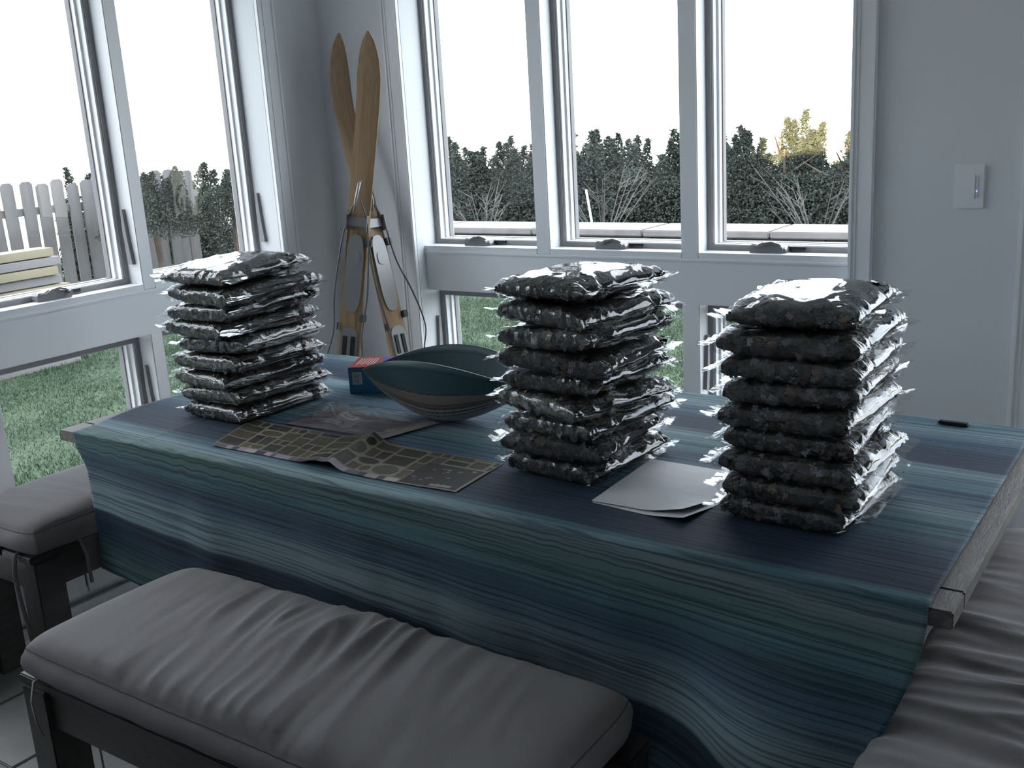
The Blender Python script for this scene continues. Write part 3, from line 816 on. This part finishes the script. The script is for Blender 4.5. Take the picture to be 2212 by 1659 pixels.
# carton
M_CB = mat('carton_blue', (.020, .105, .21), .4); M_CR = mat('carton_red', (.22, .025, .022), .4); M_CP = mat('carton_purple', (.055, .045, .22), .4)
M_LAB = mat('label_grey', (.40, .42, .43), .5); M_LINE = mat('print_dark', (.05, .06, .07), .6); M_WHT = mat('print_white', (.36, .28, .27), .6)
ct = empty('small_carton', (-2.205, 2.262, ZT), R(28)); tag(ct, 'small blue carton with a red and purple top behind the bowl', 'box')
CW, CD, CH = .30, .14, .083
MB().box(0, CW, 0, CD, 0, CH, .0015).obj('carton_body', M_CB, ct)
MB().box(.0015, .088, .0015, CD - .0015, CH - .0008, CH + .0006).obj('red_panel', M_CR, ct)
MB().box(.088, CW - .0015, .0015, CD - .0015, CH - .0008, CH + .0006).obj('purple_panel', M_CP, ct)
for k in range(7):
    MB().box(.016 + k * .009, .0195 + k * .009, .03 + .012 * (k % 2), CD - .02, CH + .0004, CH + .0009).obj('lettering', M_WHT, ct)
MB().box(.125, .170, .05, .12, CH + .0004, CH + .0009).obj('top_picture', mat('print_pink', (.25, .13, .14), .5), ct)
MB().box(.012, .042, -.0007, .0005, .030, .068).obj('label', M_LAB, ct)
for k in range(8):
    MB().box(.015, .039 - .004 * (k % 3), -.0011, -.0005, .034 + k * .004, .0355 + k * .004).obj('label_line', M_LINE, ct)

# leaf-shaped bowl
def bowl_mat():
    mt, nt, b = nodes('bowl_glaze'); L = nt.links.new; N = nt.nodes.new
    at = N('ShaderNodeAttribute'); at.attribute_name = 'st'; sx = N('ShaderNodeSeparateXYZ'); L(at.outputs['Vector'], sx.inputs[0])
    # boundary between the bands waves and drifts along the bowl
    nz = N('ShaderNodeTexNoise'); nz.inputs['Scale'].default_value = 6; mp = N('ShaderNodeMapping'); mp.inputs['Scale'].default_value = (9, 3.0, 1); L(at.outputs['Vector'], mp.inputs[0]); L(mp.outputs[0], nz.inputs[0])
    a = N('ShaderNodeMath'); a.operation = 'MULTIPLY_ADD'; a.inputs[1].default_value = .05; L(nz.outputs[0], a.inputs[0]); L(sx.outputs[1], a.inputs[2])
    tilt = N('ShaderNodeMath'); tilt.operation = 'MULTIPLY_ADD'; tilt.inputs[1].default_value = .0; L(sx.outputs[0], tilt.inputs[0]); L(a.outputs[0], tilt.inputs[2])
    cr = N('ShaderNodeValToRGB'); cr.color_ramp.interpolation = 'CONSTANT'; e = cr.color_ramp.elements
    TE, TA, BR, LI, BK = (.030, .078, .098), (.165, .150, .132), (.07, .058, .042), (.24, .25, .26), (.010, .013, .018)
    stops = [(0, LI), (.27, LI), (.295, BK), (.31, LI), (.36, BK), (.385, LI), (.43, BR), (.475, TA), (.49, BR), (.52, TA), (.66, BK), (.668, TE), (.93, (.02, .06, .075)), (.95, TE)]
    while len(e) < len(stops): e.new(.5)
    for el, (p, c) in zip(e, stops): el.position = p; el.color = (*c, 1)
    L(tilt.outputs[0], cr.inputs[0]); L(cr.outputs[0], b.inputs['Base Color']); b.inputs['Roughness'].default_value = .45
    return mt
def bowl_mesh():
    """a leaf folded along its spine: two arched walls meeting at pointed ends"""
    NU, NV, TH = 72, 41, .004
    L_ = .288
    def S(u, w_):
        # u along -1..1, w across -1..1 (edge to edge)
        half = .112 * max(0, 1 - abs(u) ** 2.2) ** .62
        rim = .118 + .070 * max(0, 1 - abs(u) ** 2.0); keel = .118 * abs(u) ** 1.7
        y = half * math.copysign(abs(w_) ** .62, w_)
        z = keel + (rim - keel) * abs(w_) ** 2.1
        return Vector((u * L_, y, z))
    V, st = [], []
    for side in (0, 1):
        for i in range(NU):
            for j in range(NV):
                u = -1 + 2 * i / (NU - 1); w_ = -1 + 2 * j / (NV - 1)
                p = S(u, w_)
                if side:
                    du = S(min(1, u + .01), w_) - S(max(-1, u - .01), w_); dw = S(u, min(1, w_ + .02)) - S(u, max(-1, w_ - .02))
                    nn = du.cross(dw); nn = nn.normalized() if nn.length > 1e-9 else Vector((0, 0, 1))
                    p = p + nn * TH
                V.append(tuple(p)); st.append((u, abs(w_) ** 1.35, side))
    F = grid_faces(NU, NV); o = NU * NV
    F2 = [tuple(q + o for q in reversed(f)) for f in F]
    E_ = []
    for i in range(NU - 1):
        for j in (0, NV - 1):
            a, b = i * NV + j, (i + 1) * NV + j; E_.append((a, b, b + o, a + o))
    me = bpy.data.meshes.new('leaf_bowl'); me.from_pydata(V, [], F + F2 + E_)
    bm = bmesh.new(); bm.from_mesh(me); bmesh.ops.recalc_face_normals(bm, faces=bm.faces); bm.to_mesh(me); bm.free()
    me.polygons.foreach_set('use_smooth', [True] * len(me.polygons))
    at = me.attributes.new('st', 'FLOAT_VECTOR', 'POINT'); at.data.foreach_set('vector', np.array(st, dtype=np.float32).ravel())
    return me
bw = link('leaf_bowl', bowl_mesh(), bowl_mat()); tag(bw, 'teal and sand-banded leaf-shaped bowl with two arched sides and pointed ends', 'bowl')
bw.location = (-1.748, 2.165, ZT); bw.rotation_euler = (0, 0, R(1))

# flat black slab at the far edge
ph = empty('phone', (-.523, 2.640, ZT), R(-3)); tag(ph, 'flat black phone at the far edge of the tablecloth near the light switch wall', 'phone')
MB().box(-.036, .036, -.016, .0, 0, .0085, .0025).obj('phone_body', M_BLACK, ph)
MB().box(-.0335, .0335, -.0145, -.0015, .0083, .0089).obj('phone_screen', mat('screen_glass', (.004, .004, .005), .08), ph)

# ------------------------------------------------------------------ skis
M_SKI = mat('ski_wood', (.34, .22, .125), .5, color2=(.26, .165, .09), nscale=6, stretch=(14, 14, 1), bump=.05, bscale=30)
M_METAL = mat('binding_metal', (.30, .30, .30), .45, metal=.7)
M_RUB = mat('binding_rubber', (.015, .015, .016), .6)
M_CABLE = mat('cable_steel', (.10, .10, .10), .4, metal=.5)
def make_ski(label, bottom, top, spin, seed):
    B0, T0 = Vector(bottom), Vector(top); d = (T0 - B0); Lg = d.length; zax = d.normalized()
    # local frame: z along the ski, -y = top sheet (towards the room)
    o = empty('wooden_ski', bottom); tag(o, label, 'ski', 'old wooden skis in the corner')
    q = zax.to_track_quat('Z', 'Y'); face = q @ Vector((0, -1, 0))
    want = Vector((.45, -.89, 0)); want = (want - zax * want.dot(zax)).normalized()
    ang = math.atan2(face.cross(want).dot(zax), face.dot(want))
    o.rotation_mode = 'QUATERNION'
    from mathutils import Quaternion
    o.rotation_quaternion = Quaternion(zax, ang + spin) @ q
    n = 60; V, F = [], []
    for i in range(n):
        t_ = i / (n - 1); z = t_ * Lg
        hw = .040 + .006 * abs(t_ - .45) * 2
        if t_ > .90: hw = .046 * max(.02, 1 - ((t_ - .90) / .10) ** 2.0) ** .62
        if t_ < .02: hw *= .9
        th = .007 + .010 * math.exp(-((t_ - .40) / .22) ** 2)
        if t_ > .85: th = .006
        y = -.075 * max(0, (t_ - .84) / .16) ** 2.0 - .010 * math.sin(math.pi * min(1, t_ / .84))
        V += [(-hw, y, z), (hw, y, z), (hw, y - th, z), (hw * .45, y - th - .002, z), (-hw * .45, y - th - .002, z), (-hw, y - th, z)]
    for i in range(n - 1):
        for k_ in range(6): F.append((i * 6 + k_, i * 6 + (k_ + 1) % 6, i * 6 + 6 + (k_ + 1) % 6, i * 6 + 6 + k_))
    F += [(5, 4, 3, 2, 1, 0), tuple((n - 1) * 6 + k_ for k_ in range(6))]
    mb = MB(); mb.add(V, F); mb.obj('ski_board', M_SKI, o)
    MB().box(-.0425, -.0395, -.024, -.006, .35, 1.25).obj('side_edge', M_SKI, o); MB().box(.0395, .0425, -.024, -.006, .35, 1.25).obj('side_edge', M_SKI, o)
    yt = -.0285
    def plate(name, z0, z1, hw, mt, y=yt, th=.004):
        pts = []
        for k_ in range(20):
            a = 2 * math.pi * k_ / 20; ex = math.copysign(abs(math.cos(a)) ** .6, math.cos(a)); ez = math.copysign(abs(math.sin(a)) ** .6, math.sin(a))
            pts.append((hw * ex, (z0 + z1) / 2 + (z1 - z0) / 2 * ez))
        return MB().prism(pts, 'y', y - th, y + .006).obj(name, mt, o)
    plate('foot_plate', .86, 1.16, .034, M_METAL)
    hp = plate('heel_plate', .655, .80, .035, M_METAL)
    for sx in (-1, 1):
        MB().box(sx * .016 - .008, sx * .016 + .008, yt - .008, yt - .002, .690, .765, .001).obj('rubber_pad', M_RUB, hp)
    plate('disc', 1.045, 1.095, .020, M_METAL, yt - .004, .003)
    ti = MB()
    for sx in (-1, 1): ti.box(sx * .040 - .002, sx * .040 + .002, yt - .026, yt + .01, 1.175, 1.235, .001)
    ti.box(-.040, .040, yt - .004, yt, 1.19, 1.225, .001); ti.obj('toe_iron', M_METAL, o)
    ln = MB(); ln.tube([(0, yt, 1.36), (0.0, yt - .02, 1.35), (-.004, yt - .034, 1.29), (-.010, yt - .024, 1.25)], [.006, .007, .006, .004], 8)
    ln.obj('front_lever', M_METAL, o, smooth=True)
    sd = seed
    cb = [(-.004, yt - .012, 1.30), (-.042, yt - .012, 1.20), (-.060, yt - .016, 1.05), (-.062 - .01 * sd, yt - .03, .92), (-.056, yt - .03, .78), (-.070, yt - .06, .66), (-.05, yt - .09, .59), (0, yt - .10, .575),
          (.055, yt - .085, .60), (.070, yt - .05, .68), (.060 + .05 * sd, yt - .04, .78), (.064 + .035 * sd, yt - .02, .92), (.058, yt - .016, 1.05), (.042, yt - .012, 1.20), (.004, yt - .012, 1.30)]
    P = [Vector(p) for p in cb]; pts = []
    for i in range(len(P) - 1):
        p0, p1, p2, p3 = P[max(0, i - 1)], P[i], P[i + 1], P[min(len(P) - 1, i + 2)]
        for k_ in range(6):
            s_ = k_ / 6; pts.append(.5 * ((2 * p1) + (p2 - p0) * s_ + (2 * p0 - 5 * p1 + 4 * p2 - p3) * s_ ** 2 + (3 * p1 - p0 - 3 * p2 + p3) * s_ ** 3))
    pts.append(P[-1])
    MB().tube(pts, .0032, 6).obj('binding_cable', M_CABLE, o, smooth=True)
    MB().tube([pts[i] for i in range(36, 48)], .0065, 8).obj('heel_spring', M_CABLE, o, smooth=True)
    for sx, zz in ((1, .84), (-1, .80), (1, 1.13)):
        MB().box(sx * .043 - .006, sx * .043 + .012 * sx + .006, yt - .012, yt + .012, zz - .014, zz + .014, .003).obj('cable_guide', M_CABLE, o)
    return o
make_ski('old wooden ski standing upright in front, showing its broad top and cable binding', (-2.885, 2.815, 0.012), (-2.705, 3.085, 1.885), 0.0, 0.0)
make_ski('old wooden ski leaning sideways behind the other ski in the corner', (-2.500, 2.975, 0.012), (-2.962, 3.110, 1.885), R(52), 1.0)

# ------------------------------------------------------------------ outdoors
GZ = -.45
M_GRASS = mat('lawn', (0.0341, 0.0558, 0.0372), .9, color2=(0.0496, 0.0728, 0.0481), nscale=2.2, bump=.6, bscale=14, spec=.1)
gm = MB(); NG = 60
gx = [-60, -17, -10, -3, 30]; gy = [-30, 0, 8, 17.2, 60]
struct(MB().add([(x, y, GZ - .28 * max(0, y - 17.2) - .28 * max(0, -17 - x)) for x in gx for y in gy], grid_faces(5, 5)).obj('ground', M_GRASS))
# grass tufts where the low windows look out
V, F = [], []
def blades(n_, x0, x1, y0, y1):
    for _ in range(n_):
        x, y = random.uniform(x0, x1), random.uniform(y0, y1)
        d = mnoise.noise(Vector((x * 1.6, y * 1.6, 0)))
        if d < -.2 and random.random() < .3: continue
        hgt = random.uniform(.015, .04) * (1 + .6 * d); a = random.uniform(0, 6.28); w_ = .0035
        lx, ly = random.gauss(0, .02), random.gauss(0, .02)
        o_ = len(V); V.extend([(x - w_ * math.cos(a), y - w_ * math.sin(a), GZ), (x + w_ * math.cos(a), y + w_ * math.sin(a), GZ), (x + lx, y + ly, GZ + hgt)]); F.append((o_, o_ + 1, o_ + 2))
blades(80000, -10.5, -5.0, 2.2, 7.5); blades(70000, -8.5, -3.0, 6.0, 10.4)
mb = MB(); mb.v = V; mb.f = F
M_BLADE = mat('grass_blade', (0.0310, 0.0527, 0.0326), .8, color2=(0.0527, 0.0775, 0.0481), nscale=1.6, spec=.1)
tag(mb.obj('grass', M_BLADE, fix=False), 'short green lawn grass outside the low windows', 'grass', kind='stuff')

# picket fence
M_PICK = mat('picket_wood', (0.1073, 0.1029, 0.1044), .85, noise=.22, nscale=5, stretch=(1, 1, .3), bump=.2, bscale=20)
FX = -11.0
fe = empty('picket_fence', (FX, 6.4, GZ)); tag(fe, 'weathered grey picket fence across the lawn beyond the side windows', 'fence')
pk = None
def dogear(w_, h_):
    return [(-w_ / 2, 0), (w_ / 2, 0), (w_ / 2, h_ - .03), (w_ / 2 - .03, h_), (-w_ / 2 + .03, h_), (-w_ / 2, h_ - .03)]
pick_mes = []
for k in range(3):
    me = MB().prism(dogear(.150 - .006 * k, 1.585 + (.0, .035, -.03)[k]), 'x', -.011, .011)
    pick_mes.append(me)
srcs = []
k = 0; y = -3.6
while y < 2.5:
    v = k % 3 if k % 5 else 1
    if len(srcs) <= 2 and k < 3: o = pick_mes[k].obj('picket', M_PICK, fe); srcs.append(o)
    else: o = srcs[v].copy(); COL.objects.link(o); o.parent = fe
    o.location = (.035 * (1 if k % 7 == 3 else 0), y, 0); o.rotation_euler = (R(random.uniform(-1.0, 1.0)), 0, 0)
    y += .188 if y < -.05 + .75 else .162
    k += 1
for z in (.35, 1.25): MB().box(-.06, -.012, -3.7, 2.5, z, z + .085, .004).obj('fence_rail', M_PICK, fe)
for yy in (-3.6, -1.2, 1.2): MB().box(-.15, -.06, yy, yy + .09, 0, 1.5, .005).obj('fence_post', M_PICK, fe)

# stack of boards in front of the fence
M_LUM = mat('yellow_lumber', (0.1522, 0.1363, 0.0957), .8, noise=.25, nscale=4, stretch=(1, .3, 1))
M_LUM2 = mat('grey_lumber', (0.1232, 0.1203, 0.1218), .8, noise=.2, nscale=4, stretch=(1, .3, 1))
kk = 0
for r_ in range(13):
    for c_ in range(1):
        o = MB().box(-.11, .11, -.95, .95, 0, .075, .004).obj('stacked_board', M_LUM if r_ % 3 == 1 or r_ in (8, 12) else M_LUM2)
        o.location = (-9.0 + random.uniform(-.02, .02), 4.58 + random.uniform(-.05, .05), GZ + r_ * .0845); o.rotation_euler = (0, 0, R(random.uniform(-.6, .6)))
        nth = ['topmost', 'second from top', 'third from top', 'fourth from top', 'fifth from top', 'sixth from top', 'seventh from top', 'sixth from ground', 'fifth from ground', 'fourth from ground', 'third from ground', 'second from ground', 'lowest'][12 - r_]
        tag(o, '%s weathered board, %s of the pile by the picket fence' % ('yellowish' if r_ % 3 == 1 or r_ in (8, 12) else 'grey', nth), 'board', 'boards piled in front of the fence')

# low stone-capped wall in front of the hedge
M_CAP = mat('cap_stone', (0.150, 0.140, 0.142), .8, noise=.12, nscale=6, bump=.2, bscale=30)
M_WST = mat('wall_stone', (0.0653, 0.0580, 0.0551), .9, noise=.25, nscale=5, bump=.4, bscale=14)
lw = empty('garden_wall', (-8, 11.0, GZ)); tag(lw, 'low stone garden wall with pale cap stones in front of the hedge', 'wall')
MB().box(-6.5, 8.0, -.30, .22, 0, .50).obj('wall_core', M_WST, lw)
base = MB().box(-.745, .745, -.40, .32, .60, .675, .012).obj('cap_stone', M_CAP, lw)
course = MB().box(-.49, .49, -.335, -.20, .502, .598, .010).obj('face_stone', M_WST, lw)
for i in range(10):
    o = base if i == 0 else base.copy()
    if i: COL.objects.link(o); o.parent = lw
    o.location = (-5.8 + i * 1.503, 0, .002 * random.random())
for i in range(14):
    o = course if i == 0 else course.copy()
    if i: COL.objects.link(o); o.parent = lw
    o.location = (-5.9 + i * .995, .004 * random.random(), 0)
MB().box(-6.4, 7.9, -.20, .20, .50, .60).obj('wall_filling', M_WST, lw)

# evergreen hedge trees
M_LEAF = mat('juniper_green', (0.0403, 0.0512, 0.0450), .85, color2=(0.0558, 0.0667, 0.0543), nscale=3.0, spec=.15)
M_BARK = mat('bark', (.09, .07, .055), .9, noise=.3, nscale=10, bump=.4, bscale=30)
M_TWIG = mat('bare_twig', (0.0853, 0.0790, 0.0775), .8)
def foliage(seed, H, Rr, spiky, n_):
    rg = random.Random(seed); V, F = [], []
    lead = [(rg.uniform(-.75, .75) * Rr, rg.uniform(-.4, .4) * Rr, H * rg.uniform(.70, 1.0)) for _ in range(8)]
    lead[0] = (rg.uniform(-.2, .2), 0, H); lead[1] = (rg.uniform(.3, .6) * Rr, 0, H * 1.06)
    for q in range(n_):
        if q % 2 == 0:
            L_ = rg.choice(lead); t_ = rg.random() ** .8
            rad = Rr * (.03 + .42 * (1 - t_) ** 1.0 * spiky) * math.sqrt(rg.random())
            a = rg.uniform(0, 6.28); x, y, z = L_[0] * (.5 + .5 * t_) + rad * math.cos(a), L_[1] * (.5 + .5 * t_) + rad * math.sin(a), H * .15 + (L_[2] - H * .15) * t_
        else:
            a = rg.uniform(0, 6.28); t_ = rg.random(); rad = Rr * (1 - .55 * t_ ** 2) * math.sqrt(rg.uniform(.2, 1))
            x, y, z = rad * math.cos(a), rad * math.sin(a), H * .03 + H * .66 * t_
        s_ = rg.uniform(.018, .042); d = Vector((rg.gauss(0, 1), rg.gauss(0, 1), rg.gauss(.6, 1))).normalized() * s_ * 1.7
        e = d.orthogonal().normalized() * s_ * .45; p = Vector((x, y, z)); f_ = d.cross(e).normalized() * s_ * .5
        o_ = len(V); V += [tuple(p - e), tuple(p + e), tuple(p + d), tuple(p + d * .4 + f_), tuple(p + d * .5 - f_)]
        F += [(o_, o_ + 1, o_ + 2), (o_, o_ + 3, o_ + 2), (o_ + 1, o_ + 4, o_ + 2)]
    mb = MB(); mb.v = V; mb.f = F
    return mb
tvar = []
for k in range(4):
    H, Rr = (2.0, 1.85, 2.1, 1.75)[k], (.95, 1.1, .9, 1.15)[k]
    fm = foliage(50 + k, H, Rr, (1, 1.15, .8, 1.2)[k], 15000); me = bpy.data.meshes.new('foliage'); me.from_pydata(fm.v, [], fm.f); me.materials.append(M_LEAF)
    tm = MB().tube([(0, 0, 0), (.02, .03, H * .5), (0, 0, H * .9)], [.06, .04, .01], 7)
    for q in range(6):
        a = q * 1.05; tm.tube([(0, .01, H * (.15 + .1 * q)), (.35 * Rr * math.cos(a), .35 * Rr * math.sin(a), H * (.28 + .1 * q)), (.6 * Rr * math.cos(a), .6 * Rr * math.sin(a), H * (.42 + .09 * q))], [.025, .015, .006], 5)
    t_ = bpy.data.meshes.new('trunk'); t_.from_pydata(tm.v, [], tm.f); t_.materials.append(M_BARK)
    tvar.append((me, t_))
def tree(x, y, v, s, rz, label, group='evergreen trees of the hedge', z=GZ):
    o = empty('juniper_tree', (x, y, z), rz); o.scale = s; tag(o, label, 'tree', group)
    link('foliage', tvar[v][0], None, o); link('trunk', tvar[v][1], None, o)
    return o
xs = np.linspace(-14.2, -2.6, 15)
for i, x in enumerate(xs):
    tree(x + random.uniform(-.15, .15), 14.2 + random.uniform(-.3, .3), i % 4, (1.05, 1.0, random.uniform(.74, .86)), random.uniform(0, 6), 'dense green evergreen in the hedge row behind the garden wall')
for i, x in enumerate(np.linspace(-13.6, -3.2, 9)):
    tree(x, 15.6 + random.uniform(-.2, .2), (i + 2) % 4, (1.0, 1.0, random.uniform(.76, .90)), random.uniform(0, 6), 'evergreen standing in the second row of the hedge', 'second row of hedge trees')
for (x, y, v, s, rz, lab_) in ((-12.6, 9.6, 1, (1.0, 1.0, .82), 1.0, 'wide evergreen shrub past the open end of the picket fence'), (-12.9, 12.9, 3, (1.1, 1.1, .93), 2.2, 'broad evergreen at the fence end of the garden wall'),
                           (-12.2, 8.3, 0, (.8, .8, .80), 4.0, 'narrow evergreen shrub close behind the last pickets of the fence')):
    tree(x, y, v, s, rz, lab_, 'shrubs behind the fence')

for (x, y, v, sx, rz, lab) in ((-10.05, 7.45, 1, .56, .6, 'bushy green crown hanging over the pickets, beside the window mullion'), (-10.05, 8.62, 3, .50, 2.0, 'bushy green crown at the open end of the picket fence')):
    o = empty('fence_tree', (x, y, GZ), rz); tag(o, lab, 'tree')
    c = link('foliage', tvar[v][0], None, o); c.scale = (sx, sx, .40); c.location = (0, 0, .90)
    MB().tube([(0, 0, 0), (.03, .02, .6), (0, 0, 1.1)], [.05, .04, .03], 7).obj('trunk', M_BARK, o)
def bare_shrub(x, y, seed, H, label):
    rg = random.Random(seed); mb = MB()
    for q in range(16):
        a = rg.uniform(0, 6.28); sp = rg.uniform(.15, .75); h_ = H * rg.uniform(.6, 1.0)
        p = [Vector((0, 0, 0)), Vector((sp * .35 * math.cos(a), sp * .35 * math.sin(a), h_ * .45)), Vector((sp * math.cos(a), sp * math.sin(a), h_))]
        mb.tube(p, [.010, .007, .003], 4)
        for w_ in range(3):
            t_ = rg.uniform(.3, .9); b0 = p[1].lerp(p[2], t_); a2 = a + rg.uniform(-1.2, 1.2)
            mb.tube([b0, b0 + Vector((.22 * math.cos(a2), .22 * math.sin(a2), rg.uniform(.08, .25)))], [.005, .002], 4)
    o = mb.obj('bare_shrub', M_TWIG); o.location = (x, y, GZ); tag(o, label, 'shrub'); return o
bare_shrub(-7.0, 12.3, 1, 1.35, 'leafless twiggy shrub in front of the hedge beside the white stake')
bare_shrub(-4.1, 12.4, 2, 1.2, 'leafless twiggy shrub in front of the hedge near the window casing')
bare_shrub(-8.9, 12.2, 3, 1.0, 'low leafless shrub in front of the hedge behind the wall')
o = MB().tube([(0, 0, 0), (-.20, .05, 1.05)], [.017, .015], 8).obj('garden_stake', mat('stake_white', (.60, .60, .62), .5)); o.location = (-6.66, 11.6, GZ); tag(o, 'thin white stake leaning in front of the hedge', 'stake')
